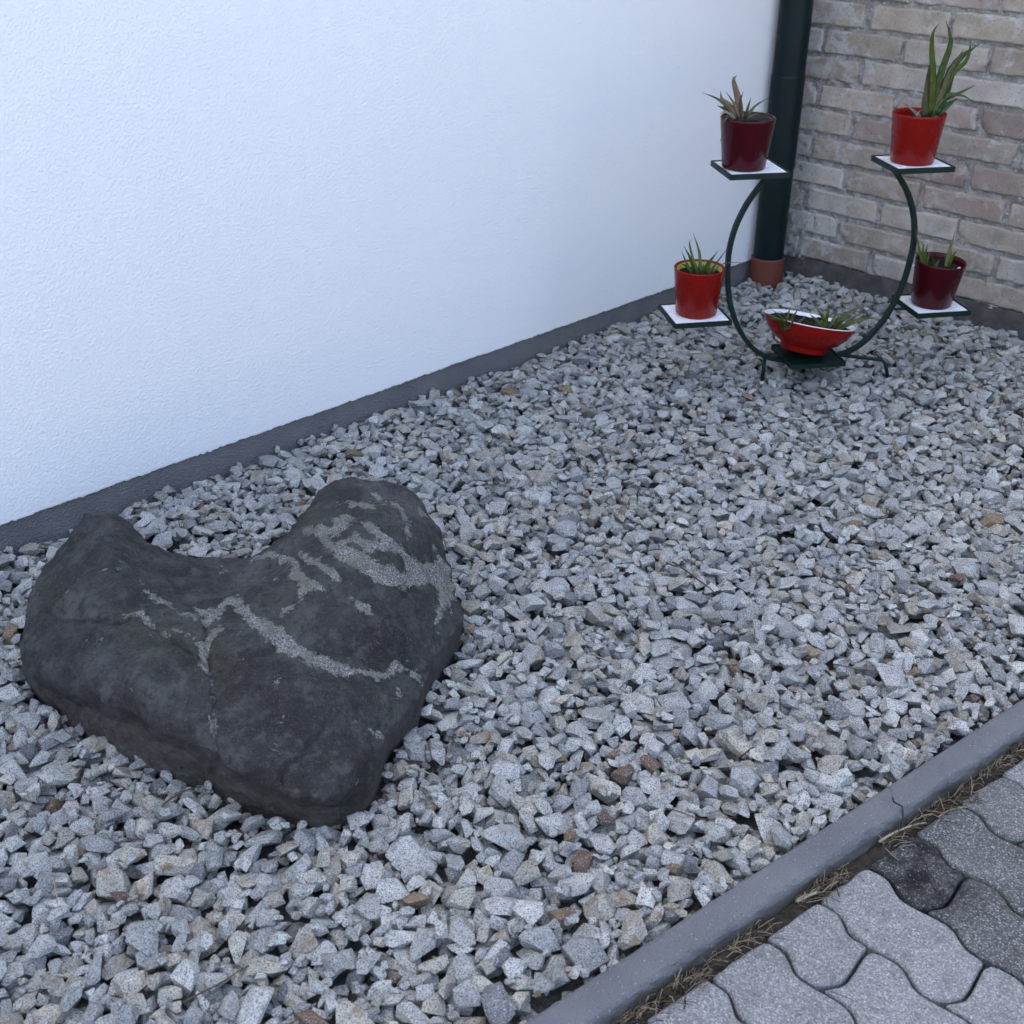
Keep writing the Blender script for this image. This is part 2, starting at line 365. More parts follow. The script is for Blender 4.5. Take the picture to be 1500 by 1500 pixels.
# ------------------------------------------------------------------ paving
KU0, KU1 = 1.8166, 1.8660                                           # kerb left and right face
PAVZ = -.021
pv = pyd('pavement', [(*uv(KU1-.03, -4.2), -.045), (*uv(4.6, -4.2), -.045), (*uv(4.6, 2.2), -.045), (*uv(KU1-.03, 2.2), -.045)], [(0, 1, 2, 3)], MAT['soil'])
pv['kind'] = 'structure'
PL, PW = .2070, .1045
def saw(t):                                                        # rises over 68 % of the period, then falls
    t = t % 1.0
    s = (t/.68*2-1) if t < .68 else (1-(t-.68)/.32*2)
    return math.sin(s*math.pi/2)*.55+s*.45
def vj(u, k): return -1.975+PW*k+.0082*saw((u-1.955)/(PL/2))       # joint between rows
def uj(v, u0, k): return u0-.0082*saw((v-(-1.975+PW*k)-.028)/PW*1.0+.0)
def paver(row, ul, ur, first=False, tint=0., black=0.):
    g = .0022; ptsA = []; N = 28
    lo = []; hi = []; rt = []; lf = []
    def Le(v): return (ul+.004*nz(v, row, 8, 40)) if first else uj(v, ul, row)
    def Re(v): return uj(v, ur, row)
    va, vb = -1.975+PW*row, -1.975+PW*(row+1)
    for i in range(N+1):
        s = i/N
        a = Le(va)+g; b = Re(va)-g; u = a+(b-a)*s; lo.append((u, vj(u, row)+g))
        a = Le(vb)+g; b = Re(vb)-g; u = a+(b-a)*s; hi.append((u, vj(u, row+1)-g))
    for i in range(1, 14):
        s = i/14
        p0, p1 = lo[-1][1], hi[-1][1]; vv = p0+(p1-p0)*s; rt.append((Re(vv)-g, vv))
        p0, p1 = lo[0][1], hi[0][1]; vv = p0+(p1-p0)*s; lf.append((Le(vv)+g, vv))
    P = lo+rt+hi[::-1]+lf[::-1]; P = [np.array(p) for p in P]; m = len(P)
    # round sharp corners and roughen
    for _ in range(2): P = [(P[i-1]+2*P[i]+P[(i+1) % m])/4 for i in range(m)]
    P = [p+.0007*np.array([nz(p[0], p[1], 1, 160), nz(p[0], p[1], 6, 160)]) for p in P]
    def inset(P, d):
        o = []
        for i in range(m):
            t = P[(i+1) % m]-P[i-1]; t /= np.linalg.norm(t)+1e-9; o.append(P[i]+d*np.array([-t[1], t[0]]))
        return o
    dz = random.uniform(-.0015, .0015); tx, ty = random.uniform(-.008, .008), random.uniform(-.008, .008)
    cu, cv = (ul+ur)/2, va+PW/2
    rings = [(P, PAVZ-.05), (P, PAVZ-.0045), (inset(P, .0016), PAVZ-.0016), (inset(P, .0042), PAVZ)]
    v = []; f = []; bl = []
    for R_, z in rings:
        for p in R_:
            v.append((*uv(*p), z+dz+tx*(p[0]-cu)+ty*(p[1]-cv)))
    for r in range(3):
        for i in range(m): j = (i+1) % m; f.append((r*m+i, r*m+j, (r+1)*m+j, (r+1)*m+i))
    # inner grid-like rings so that the stain attribute has vertices to live on
    c2 = np.mean(rings[-1][0], axis=0); last = 3
    for s in (.75, .45, .15):
        for p in rings[-1][0]:
            q = c2+(p-c2)*s; v.append((*uv(*q), PAVZ+dz+tx*(q[0]-cu)+ty*(q[1]-cv)))
        for i in range(m): j = (i+1) % m; f.append((last*m+i, last*m+j, (last+1)*m+j, (last+1)*m+i))
        last += 1
    f.append(tuple(last*m+i for i in range(m)))
    o = pyd('paver', v, f, MAT['paver'], pv); me = o.data
    set_attr(me, 'tint', 'FLOAT', [tint]*len(v))
    bc = at_z(1345, 1268, PAVZ)
    set_attr(me, 'black', 'FLOAT', [black*max(0, min(1, 1.75-math.hypot((q[0]-bc[0])*.9, q[1]-bc[1])/.055)) for q in v])
for row in range(-14, 22):
    off = 1.990 if row % 2 else 1.990-PL/2
    k = -1
    while True:
        u0 = off+k*PL; k += 1
        if u0+PL < 1.888+.03: continue
        if u0 > 2.75: break
        first = u0 < 1.888
        cx, cy = uv(max(u0, 1.888)+.05, -1.975+PW*(row+.5)); px, py, _ = proj((cx, cy, PAVZ))
        dk = .08+.1*random.random()
        if row == 1 and first: dk = .95
        elif row == 1: dk = .78
        elif row == 2: dk = .72
        elif row == 3: dk = .55 if first else .75
        elif row == 0: dk = .06
        ul = 1.885+random.uniform(0, .006) if first else u0
        paver(row, ul, u0+PL, first, dk, 1. if row == 1 else 0.)

# ------------------------------------------------------------------ kerb: two concrete edging stones meeting at a jagged crack
kb = empty('kerb', (*uv(KU0, -1.5), -.2)); kb['kind'] = 'structure'
prof = [(KU0, -.20), (KU0, -.006), (KU0+.0015, -.002), (KU0+.006, 0)]
prof += [(KU0+.006+.031*i/6, .0) for i in range(1, 7)]
prof += [(KU0+.0405, -.0009), (KU0+.0435, -.0030), (KU0+.0462, -.0070), (KU0+.0482, -.0130), (KU1-.0004, -.021), (KU1, -.032), (KU1, -.20)]
cr0 = at_z(1308, 1160); vcr = float(KD@cr0[:2])
def vcrack(u):
    s = (u-KU0)/(KU1-KU0); return vcr-.012*s-.020*max(0, s-.35)+.006*math.sin(s*9)+.0035*nz(u, 3, 0, 160)
def kerb_piece(va, vb, ja, jb):
    v = []; f = []; low = []; n = int(abs(vb-va)/.012)+2; m = len(prof)
    for i in range(n):
        s = i/(n-1)
        for u, z in prof:
            a = vcrack(u)+.0017 if ja else va; b = vcrack(u)-.0017 if jb else vb
            vv = a+(b-a)*s
            w = .0014*nz(u, vv, z, 30)+.0009*nz(u, vv, z, 110); e = 0
            if z > -.03 and u > KU0+.036: e = .0065*max(0, nz(vv, z*.4, 1, 45)-.12)+.003*max(0, nz(vv, z, 4, 120))
            v.append((*uv(u+w-e, vv), z+w*.6-e*.5)); low.append(max(0, min(1, (-.006-z)/.016)) if u > KU0+.03 else 0)
    for i in range(n-1):
        for j in range(m-1): f.append((i*m+j, (i+1)*m+j, (i+1)*m+j+1, i*m+j+1))
    f.append(tuple(range(m))); f.append(tuple((n-1)*m+j for j in range(m))[::-1])
    o = pyd('kerb_stone', v, f, MAT['kerb'], kb); set_attr(o.data, 'low', 'FLOAT', low)
    me = o.data; bm = bmesh.new(); bm.from_mesh(me); bmesh.ops.recalc_face_normals(bm, faces=bm.faces); bm.to_mesh(me); bm.free()
kerb_piece(vcr, .2, True, False); kerb_piece(-4.0, vcr, False, True)

# ------------------------------------------------------------------ rock: outline and heights measured on the photograph
zq = lambda x, y: (x/2.0833, 660+y/2.0833)
OUT = [(80, 620, .05), (90, 700, .015), (165, 770, -.01), (210, 830, -.01), (340, 900, -.01), (420, 950, -.01), (560, 1010, -.01), (680, 1050, -.01), (800, 1100, -.01),
 (900, 1125, -.01), (1050, 1110, 0.), (1110, 1050, .02), (1160, 960, .04), (1170, 880, .05), (1210, 820, .05), (1290, 730, .055), (1340, 620, .06), (1390, 540, .06),
 (1405, 490, .065), (1380, 440, .08), (1370, 360, .105), (1340, 270, .135), (1300, 180, .165), (1220, 110, .185), (1100, 85, .195), (1030, 95, .195), (980, 130, .18),
 (900, 230, .15), (800, 320, .12), (750, 340, .105), (640, 330, .108), (520, 310, .118), (450, 280, .13), (360, 210, .158), (300, 195, .165), (250, 220, .155), (180, 310, .125), (120, 400, .10), (90, 500, .075)]
INN = [(165, 735, .040), (290, 755, .078), (390, 805, .088), (500, 865, .094), (640, 925, .095), (690, 985, .08), (850, 1060, .072), (905, 1092, .05), (1000, 1085, .05),
 (240, 795, .030), (345, 845, .040), (440, 895, .044), (560, 960, .040), (660, 995, .040), (800, 1075, .028), (290, 740, .090), (400, 785, .102), (510, 842, .106), (640, 898, .104), (700, 960, .092), (850, 1035, .086), (930, 1060, .078),
 (300, 300, .168), (250, 450, .150), (450, 400, .150), (600, 400, .132), (700, 400, .126), (400, 600, .150), (250, 620, .118), (550, 750, .128), (630, 640, .135), (680, 480, .150),
 (850, 420, .168), (1000, 300, .192), (1200, 250, .195), (1190, 180, .205), (1100, 450, .168), (1250, 500, .128), (1000, 650, .145), (1200, 650, .102), (800, 700, .140), (900, 850, .112),
 (1050, 800, .108), (1080, 950, .082), (750, 900, .110), (640, 800, .116), (950, 1000, .082), (150, 600, .085), (820, 560, .158)]
CP = np.array([(*zq(a, b), c) for a, b, c in OUT+INN]); A2 = CP[:, :2]/100
def tps(r2): return np.where(r2 > 0, .5*r2*np.log(np.maximum(r2, 1e-12)), 0)
nK = len(CP); K_ = tps(((A2[:, None]-A2[None])**2).sum(-1))+np.eye(nK)*.002
Pm = np.c_[np.ones(nK), A2]; L = np.zeros((nK+3, nK+3)); L[:nK, :nK] = K_; L[:nK, nK:] = Pm; L[nK:, :nK] = Pm.T
wt = np.linalg.solve(L, np.r_[CP[:, 2], 0, 0, 0])
def rock_z(q):
    q = q/100; return tps(((q[:, None]-A2[None])**2).sum(-1))@wt[:nK]+np.c_[np.ones(len(q)), q]@wt[nK:]
bnd = np.array(catmull([np.array(zq(a, b)) for a, b, c in OUT]+[np.array(zq(*OUT[0][:2]))], 40))[:-1]
dseg = np.r_[0, np.cumsum(np.linalg.norm(np.diff(np.r_[bnd, bnd[:1]], axis=0), axis=1))]
NB, NR = 420, 120
tt = np.linspace(0, dseg[-1], NB, endpoint=False); bb = np.r_[bnd, bnd[:1]]
bnd = np.c_[np.interp(tt, dseg, bb[:, 0]), np.interp(tt, dseg, bb[:, 1])]
bnd += np.array([[1.6*nz(a, b, 0, .06)+.8*nz(a, b, 3, .2), 1.6*nz(a, b, 9, .06)+.8*nz(a, b, 5, .2)] for a, b in bnd])
cen = np.array(zq(700, 650))
img = np.concatenate([cen+(bnd-cen)*((r+1)/NR) for r in range(NR)]+[cen[None]])
rz = rock_z(img)
RIDGE = [(zq(a, b)) for a, b in [(80, 690), (165, 735), (290, 752), (390, 795), (500, 855), (640, 915), (690, 972), (850, 1048), (930, 1080), (1060, 1085)]]
ridge_y = np.interp(img[:, 0], [p[0] for p in RIDGE], [p[1] for p in RIDGE])
ridge_y = ridge_y+np.array([4*nz(a, 0, 2, .03)+2*nz(a, 0, 5, .1) for a in img[:, 0]])
LOW = [(zq(a, b)) for a, b in [(80, 720), (165, 775), (210, 832), (340, 902), (420, 952), (560, 1012), (680, 1052), (800, 1102), (900, 1127), (1060, 1112)]]
low_y = np.interp(img[:, 0], [p[0] for p in LOW], [p[1] for p in LOW])
tf = np.clip((img[:, 1]-ridge_y)/np.maximum(low_y-ridge_y, 8), 0, 1); tf[(img[:, 0] > 505) | (img[:, 0] < 45)] = 0
rz = rz-.024*np.clip(tf/.22, 0, 1)*np.sqrt(1-tf)*np.clip((510-img[:, 0])/60, 0, 1)*np.clip((img[:, 0]-45)/40, 0, 1)
RV = np.array([at_z(a, b, c) for (a, b), c in zip(img, rz)])
T = []
for r in range(NR-1):
    for i in range(NB):
        j = (i+1) % NB; a, b, c, d = r*NB+i, r*NB+j, (r+1)*NB+j, (r+1)*NB+i; T += [(a, b, c), (a, c, d)]
ci = NR*NB
for i in range(NB): T.append((ci, (i+1) % NB, i))
T = [(a, c, b) for a, b, c in T]
# polylines (photograph px, half width) of the pale veins and the cracks
VEIN = [[(449,781,3),(471,787,5),(497,813,8),(529,824,11),(556,840,11),(583,853,9),(620,843,14),(641,842,16),(648,860,12),(642,885,7),(639,910,4),(636,916,2)],
 [(470,787,6),(497,768,7),(515,760,5)],[(500,800,6),(520,790,7),(540,800,9),(562,800,8),(590,815,6),(600,830,8),(625,835,9)],[(537,770,4),(555,780,5),(575,800,5),(592,808,3)],
 [(583,853,4),(590,868,3),(594,871,1.5)],[(500,743,3),(512,741,4),(530,737,5),(546,740,3)],[(555,740,1),(575,735,1.5),(586,748,2),(594,770,1.5),(594,790,1.5)],[(632,803,2),(638,818,5),(640,835,9)],
 [(373,818,5),(400,819,6),(430,822,5),(437,835,5),(433,850,5),(450,852,8),(465,862,5),(478,868,2)],[(445,862,6),(440,880,4)],[(432,888,2),(425,898,2),(412,903,1.5)],
 [(440,812,4),(455,822,5),(475,832,5),(490,845,4),(496,853,2)],[(513,879,3),(530,887,3.5),(543,896,2)],[(388,850,1.5),(408,852,1)],
 [(300,912,5),(320,900,6),(335,888,8),(355,895,8),(378,915,11),(400,930,14),(415,945,12),(440,960,9),(465,971,8),(500,981,7),(530,988,6),(560,991,5),(583,975,6),(600,985,4),(609,991,2)],
 [(320,900,6),(285,905,3),(262,900,2),(250,890,2.5),(230,880,2.5),(214,868,2),(205,852,1.5),(198,845,1)],[(183,905,3),(205,903,5),(222,917,4),(240,930,2.5),(248,938,1.5)],
 [(320,920,5),(307,940,7),(301,955,6),(296,975,4),(303,985,3),(311,990,1.5)],[(313,1000,1),(312,1030,1.8),(314,1060,1.8),(313,1088,3),(313,1096,2)],[(250,920,2),(270,928,2),(285,940,2),(295,955,2)],
 [(520,1063,1),(540,1070,1.8),(556,1080,2.2)],[(610,745,3),(620,758,2)],[(548,722,1.5),(556,735,1.5)]]
CRACK = [[(298,905,2),(303,950,2),(311,1000,3),(314,1060,3),(316,1110,3),(322,1140,2)],[(482,1046,2),(462,1080,4),(440,1105,4),(412,1128,5),(408,1150,3)],[(68,893,2),(90,912,4),(130,914,5),(180,912,4),(210,905,2)],[(222,918,2),(262,948,3),(300,975,3)],
 [(360,828,2),(345,860,3),(325,890,2)]]
def line_field(lines, q):
    best = np.full(len(q), -99.)
    for ln in lines:
        for (x0, y0, w0), (x1, y1, w1) in zip(ln[:-1], ln[1:]):
            a = np.array([x0, y0]); d = np.array([x1-x0, y1-y0]); t = np.clip(((q-a)@d)/(d@d), 0, 1)
            best = np.maximum(best, w0+(w1-w0)*t-np.linalg.norm(q-a-t[:, None]*d, axis=1))
    return best
wob = np.array([[5*nz(a, b, 1, .03)+3*nz(a, b, 2, .09), 5*nz(a, b, 7, .03)+3*nz(a, b, 8, .09)] for a, b in img])
vein = np.clip((line_field(VEIN, img+wob)-.2)/5, -1.4, 1.4); crk = np.clip(line_field(CRACK, img+wob)/4+.3, 0, 1)
mtmp = trimesh('tmp', RV, T); nrm = np.zeros(len(RV)*3, np.float32); mtmp.vertices.foreach_get('normal', nrm); nrm = nrm.reshape(-1, 3); bpy.data.meshes.remove(mtmp)
for i, p in enumerate(RV):
    p_ = Vector(p)
    vd = mn.voronoi(p_*6.5)[0]
    d = .011*min(.6, vd[1]-vd[0])+.006*mn.noise(p_*7)+.009*(.35-abs(mn.noise(p_*11)))+.005*mn.noise(p_*19)+.0035*mn.noise(p_*42)+.0018*mn.noise(p_*100)
    RV[i] = p+nrm[i]*(d-.005*crk[i]+.0012*max(0, vein[i]))
# skirt: the far side and the undercut flanks down into the gravel
away = RV[-1-NB:-1].copy()-CAM; away[:, 2] = 0; away /= np.linalg.norm(away, axis=1, keepdims=True)
ed = RV[(NR-1)*NB:NR*NB]; hh = np.clip(ed[:, 2], 0, .2)
cen3 = ed[:, :2].mean(0)
sk = []
for lv in range(1, 7):
    s = lv/6; q = ed.copy(); q[:, 2] = ed[:, 2]*(1-s)+(-.06)*s
    q[:, :2] += away[:, :2]*(np.sin(s*math.pi*.5)*hh*.22)[:, None]*1.0
    inw = cen3-q[:, :2]; inw /= np.linalg.norm(inw, axis=1, keepdims=True)
    q[:, :2] += inw*(.02*s*s)
    q += np.array([[.006*nz(*p, 12), .006*nz(p[0], p[2], p[1], 14), 0] for p in q])
    sk.append(q)
base_i = len(RV); RVall = np.concatenate([RV]+sk)
def rid(l, i): return (NR-1)*NB+i if l == 0 else base_i+(l-1)*NB+i
for l in range(6):
    for i in range(NB):
        j = (i+1) % NB; T += [(rid(l, i), rid(l+1, j), rid(l, j)), (rid(l, i), rid(l+1, i), rid(l+1, j))]
me = trimesh('boulder', RVall, T); bm = bmesh.new(); bm.from_mesh(me); bmesh.ops.recalc_face_normals(bm, faces=bm.faces); bm.to_mesh(me); bm.free()
up = sum(p.normal.z*p.area for p in me.polygons)
if up < 0: me.flip_normals()
rock = link('boulder', me, MAT['rock'], None, True)
tag(rock, 'big dark grey boulder with pale lichen veins lying on the gravel', 'boulder')
ex_ = len(RVall)-len(RV)
set_attr(me, 'vein', 'FLOAT', np.r_[vein, np.full(ex_, -1.4)]); set_attr(me, 'crack', 'FLOAT', np.r_[crk, np.zeros(ex_)])
bs = np.clip(tf/.3, 0, 1)
set_attr(me, 'base', 'FLOAT', np.r_[bs, np.ones(ex_)])
ROCKPOLY = sk[3][::3, :2]

# ------------------------------------------------------------------ gravel
gb = pyd('gravel_bed', [(0.0, .0, -.042), (*uv(KU0+.01, .3), -.042), (*uv(KU0+.01, -4.0), -.042), (0, -4.0, -.042)], [(0, 3, 2, 1)], MAT['bed'])
gb['kind'] = 'structure'
CELL = .0028; GX0, GY0, GX1, GY1 = -.01, -3.62, 1.86, .01
NXg, NYg = int((GX1-GX0)/CELL), int((GY1-GY0)/CELL)
Hm = np.full((NXg, NYg), -.042, np.float32)
gx = GX0+(np.arange(NXg)+.5)*CELL; gy = GY0+(np.arange(NYg)+.5)*CELL
XX, YY = np.meshgrid(gx, gy, indexing='ij')
blocked = (XX < .002) | (YY > -.010) | ((XX*KN[0]+YY*KN[1]) > KU0-.002)
def inpoly(X, Y, P):
    ins = np.zeros(X.shape, bool); n = len(P)
    for i in range(n):
        x0, y0 = P[i]; x1, y1 = P[(i+1) % n]
        if y0 == y1: continue
        c = ((y0 > Y) != (y1 > Y)) & (X < (x1-x0)*(Y-y0)/(y1-y0)+x0); ins ^= c
    return ins
PIPE = np.array([.0565, -.137])
rk = (XX > ROCKPOLY[:, 0].min()) & (XX < ROCKPOLY[:, 0].max()) & (YY > ROCKPOLY[:, 1].min()) & (YY < ROCKPOLY[:, 1].max())
tmp = np.zeros_like(blocked); tmp[rk] = inpoly(XX[rk], YY[rk], ROCKPOLY); blocked |= tmp
blocked |= (XX-PIPE[0])**2+(YY-PIPE[1])**2 < .053**2
# polytope prototypes
PROTO = []
while len(PROTO) < 90:
    bm = bmesh.new(); bmesh.ops.create_cube(bm, size=2.0); bmesh.ops.rotate(bm, verts=bm.verts, matrix=Matrix.Rotation(random.uniform(0, 3), 3, Vector(rng.normal(size=3)).normalized()))
    npl = random.randint(7, 12)
    for _ in range(npl):
        d = Vector(rng.normal(size=3)).normalized(); h = random.uniform(.58, 1.0)
        bmesh.ops.bisect_plane(bm, geom=bm.verts[:]+bm.edges[:]+bm.faces[:], plane_co=d*h, plane_no=d, clear_outer=True, dist=1e-4)
        es = [e for e in bm.edges if len(e.link_faces) == 1]
        if es: bmesh.ops.edgeloop_fill(bm, edges=es) if hasattr(bmesh.ops, 'edgeloop_fill') else bmesh.ops.holes_fill(bm, edges=es)
    bmesh.ops.remove_doubles(bm, verts=bm.verts, dist=.06)
    bmesh.ops.recalc_face_normals(bm, faces=bm.faces)
    hull = bmesh.ops.convex_hull(bm, input=bm.verts[:])
    V0 = np.array([v.co for v in bm.verts]); bm.free()
    bm = bmesh.new(); [bm.verts.new(p) for p in V0]; bmesh.ops.convex_hull(bm, input=bm.verts[:])
    loose = [v for v in bm.verts if not v.link_faces]; bmesh.ops.delete(bm, geom=loose, context='VERTS')
    bmesh.ops.dissolve_limit(bm, angle_limit=math.radians(9), verts=bm.verts[:], edges=bm.edges[:])
    bmesh.ops.recalc_face_normals(bm, faces=bm.faces)
    if len(bm.faces) < 8: bm.free(); continue
    pl = []
    for fc in bm.faces: pl.append((*fc.normal, max(fc.normal.dot(v.co) for v in fc.verts)))
    def out(b):
        b = b.copy(); bmesh.ops.triangulate(b, faces=b.faces[:]); b.verts.ensure_lookup_table()
        for i, v in enumerate(b.verts): v.index = i
        V = np.array([v.co[:] for v in b.verts]); F = np.array([[v.index for v in q.verts] for q in b.faces]); b.free()
        return V+rng.normal(size=V.shape)*.018, F
    lo = out(bm)
    bv = bm.copy(); bmesh.ops.bevel(bv, geom=bv.edges[:], offset=.04, segments=1, affect='EDGES', clamp_overlap=True); bmesh.ops.recalc_face_normals(bv, faces=bv.faces); hi = out(bv); bv.free(); bm.free()
    PROTO.append((np.array(pl), lo, hi))
def rotm(ax, an):
    return np.array(Matrix.Rotation(an, 3, ax))
stones = []
def drop(N, target, size_mu, tries=5):
    fails = 0
    for s in range(N):
        L_ = float(np.clip(size_mu*math.exp(rng.normal()*.36), .011, .052)); best = None
        for t in range(tries):
            cx = rng.uniform(0.0, 1.83); cy = rng.uniform(-3.58, 0)
            i0 = int((cx-GX0)/CELL); j0 = int((cy-GY0)/CELL)
            if not (0 <= i0 < NXg and 0 <= j0 < NYg) or blocked[i0, j0]: continue
            hgt = Hm[i0, j0]
            if best is None or hgt < best[0]: best = (hgt, cx, cy)
        if best is None: continue
        _, cx, cy = best; cand = None
        for t in range(2):
            k = rng.integers(len(PROTO)); pl = PROTO[k][0]
            sc = np.array([L_*.5, L_*.5*rng.uniform(.5, .95), L_*.5*rng.uniform(.36, .78)])
            R = rotm('Z', rng.uniform(0, 6.283))@rotm('X', rng.normal()*.38)@rotm('Y', rng.normal()*.38)
            if rng.random() < .12: R = R@rotm('X', rng.uniform(.6, 1.5))
            nrm_ = (pl[:, :3]/sc)@R.T; hp = pl[:, 3]
            rad = L_*.62; ii0 = max(0, int((cx-rad-GX0)/CELL)); ii1 = min(NXg, int((cx+rad-GX0)/CELL)+1); jj0 = max(0, int((cy-rad-GY0)/CELL)); jj1 = min(NYg, int((cy+rad-GY0)/CELL)+1)
            dx = (gx[ii0:ii1]-cx)[:, None, None]; dy = (gy[jj0:jj1]-cy)[None, :, None]
            upm = nrm_[:, 2] > 1e-3*abs(nrm_).max(); dnm = nrm_[:, 2] < -1e-3*abs(nrm_).max()
            zz = lambda m: (hp[m]-nrm_[m, 0]*dx-nrm_[m, 1]*dy)/nrm_[m, 2]
            top = zz(upm).min(-1); bot = zz(dnm).max(-1); side = ~(upm | dnm)
            ins = top > bot
            if side.any(): ins &= ((nrm_[side, 0]*dx+nrm_[side, 1]*dy) <= hp[side]).all(-1)
            if ins.sum() < 6: continue
            if (blocked[ii0:ii1, jj0:jj1] & ins).any(): continue
            dd = (Hm[ii0:ii1, jj0:jj1]-bot)[ins]
            z = float(np.percentile(dd, 89)); tz = float((top[ins]+z).max())
            if cand is None or tz < cand[0]: cand = (tz, z, k, sc, R, (ii0, ii1, jj0, jj1), top, ins)
        if cand is None: continue
        tz, z, k, sc, R, (ii0, ii1, jj0, jj1), top, ins = cand
        if tz > target+.012*rng.random(): fails += 1; continue
        sub = Hm[ii0:ii1, jj0:jj1]; sub[ins] = np.maximum(sub[ins], (top+z)[ins])
        stones.append((cx, cy, z, k, sc, R, L_, tz))
drop(3800, -.012, .038, 3)
drop(11500, .004, .0302, 6)
drop(9500, .003, .0182, 14)
print('stones', len(stones))
NS = len(stones); pos = np.array([(s[0], s[1], s[2]) for s in stones])
qx, qy, qd = np.array([proj(p) for p in pos]).T
vis = np.zeros(NS)
for i, s in enumerate(stones):
    a = int((s[0]-GX0)/CELL); b = int((s[1]-GY0)/CELL); 
    if s[7] > Hm[a, b]-.004 and -5 < qx[i] < 1505 and 380 < qy[i] < 1505: vis[i] = s[6]/qd[i]
GREY = [(.52, .53, .505), (.46, .475, .46), (.56, .57, .545), (.41, .425, .415), (.52, .525, .49), (.62, .63, .605), (.36, .375, .37), (.54, .555, .545)]
BEIGE = [(.50, .475, .405), (.45, .425, .355), (.53, .505, .435), (.42, .405, .345)]
RUST = [(.20, .115, .065), (.25, .165, .09), (.15, .085, .05), (.29, .21, .115)]
tint = np.zeros((NS, 4), np.float32)
for i in range(NS):
    r = rng.random()
    if r < .74: c = GREY[rng.integers(len(GREY))]; a = .40
    elif r < .962: c = BEIGE[rng.integers(len(BEIGE))]; a = .72
    elif r < .971: c = RUST[rng.integers(len(RUST))]; a = .6
    else: c = (.20, .205, .21); a = .3
    tint[i] = (*(np.array(c)*np.array([1.03, 1., .955])*rng.uniform(.55, .80)), a)
labelled = {}
for (tx_, ty_, c) in [(838, 930, 2), (908, 1128, 2), (1253, 772, 1), (160, 747, 3), (855, 725, 1), (1150, 690, 3), (850, 1250, 2), (980, 1280, 1), (585, 1420, 2), (1180, 960, 3), (690, 920, 3), (880, 650, 1), (610, 1130, 3), (1240, 600, 1), (615, 735, 3), (440, 730, 1)]:
    d = np.hypot(qx-tx_, qy-ty_)+(vis <= 0)*1e4; i = int(np.argmin(d)); tint[i] = (*(np.array(RUST[c])*.8), .6); labelled[i] = 'rust-brown granite chip'
def stone_arrays(i, hi, local):
    cx, cy, z, k, sc, R, L_, tz = stones[i]; V, Fc = PROTO[k][2 if hi else 1]
    lv = V*sc; W_ = lv@R.T+(0 if local else np.array([cx, cy, z]))
    off = np.array([(i*.731) % 9, (i*.377) % 7, (i*.113) % 5])
    return W_, Fc, lv+off
order = np.argsort(-vis); solo = [int(i) for i in order[:300]]
solo = list(dict.fromkeys(solo[:300-len([i for i in labelled if i not in solo])]+list(labelled)))[:300]
ss = set(solo)
for i in solo:
    Vv, Fc, lc = stone_arrays(i, True, True)
    me = trimesh('stone', Vv, Fc); me.shade_flat(); o = link('stone', me, MAT['stone'])
    o.parent = gb; o.location = pos[i]
    set_attr(me, 'lc', 'FLOAT_VECTOR', lc); set_attr(me, 'tint', 'FLOAT_COLOR', np.tile(tint[i], (len(Vv), 1)))
    if i in labelled: o['label'] = labelled[i]
VV, FF, LC, TT = [], [], [], []; nb = 0
thr = vis[order[min(4500, NS-1)]]
for i in range(NS):
    if i in ss: continue
    Vv, Fc, lc = stone_arrays(i, vis[i] > thr and vis[i] > 0, False)
    VV.append(Vv); FF.append(Fc+nb); LC.append(lc); TT.append(np.tile(tint[i], (len(Vv), 1))); nb += len(Vv)
me = trimesh('gravel', np.concatenate(VV), np.concatenate(FF)); me.shade_flat()
set_attr(me, 'lc', 'FLOAT_VECTOR', np.concatenate(LC)); set_attr(me, 'tint', 'FLOAT_COLOR', np.concatenate(TT))
gv = link('gravel', me, MAT['stone']); gv.parent = gb; gv['kind'] = 'stuff'
print('gravel tris', len(me.polygons))
def surf(x, y, r=0):
    a = int((x-GX0)/CELL); b = int((y-GY0)/CELL)
    if not (0 <= a < NXg and 0 <= b < NYg): return 0.
    r = int(r/CELL); return float(Hm[max(0, a-r):a+r+1, max(0, b-r):b+r+1].max())

# ------------------------------------------------------------------ downpipe and drain socket
dp = tag(empty('downpipe', (*PIPE, .07)), 'dark green round downpipe in the corner between white and brick walls', 'downpipe')
def tubeobj(name, mat, parent, r, z0, z1, rim=0.0, n=40, inner=None):
    pr = [(r-.003, z0), (r, z0+.002), (r, z0+.006), (r, (z0+z1)/2), (r, z1-.006), (r, z1-.003), (r-.0015, z1-.0006), (r-.004, z1)]
    if inner: pr += [(inner, z1), (inner, z1-.05)]
    v, f = lathe(pr, n); v = [(a+PIPE[0], b+PIPE[1], c) for a, b, c in v]
    return pyd(name, v, f, mat, parent, True)
tubeobj('pipe', MAT['pipe'], dp, .0478, .045, 3.4)
zs0 = .362; zs1 = .628
tubeobj('sleeve', MAT['pipe'], dp, .0502, zs0, zs1)
tubeobj('coupling_ring', MAT['pipe'], dp, .0512, zs0-.006, zs0+.010)
ds = tubeobj('drain_socket', MAT['terracotta'], None, .0535, -.05, .072, inner=.0495)
tag(ds, 'terracotta coloured drain socket at the foot of the downpipe', 'drain socket')

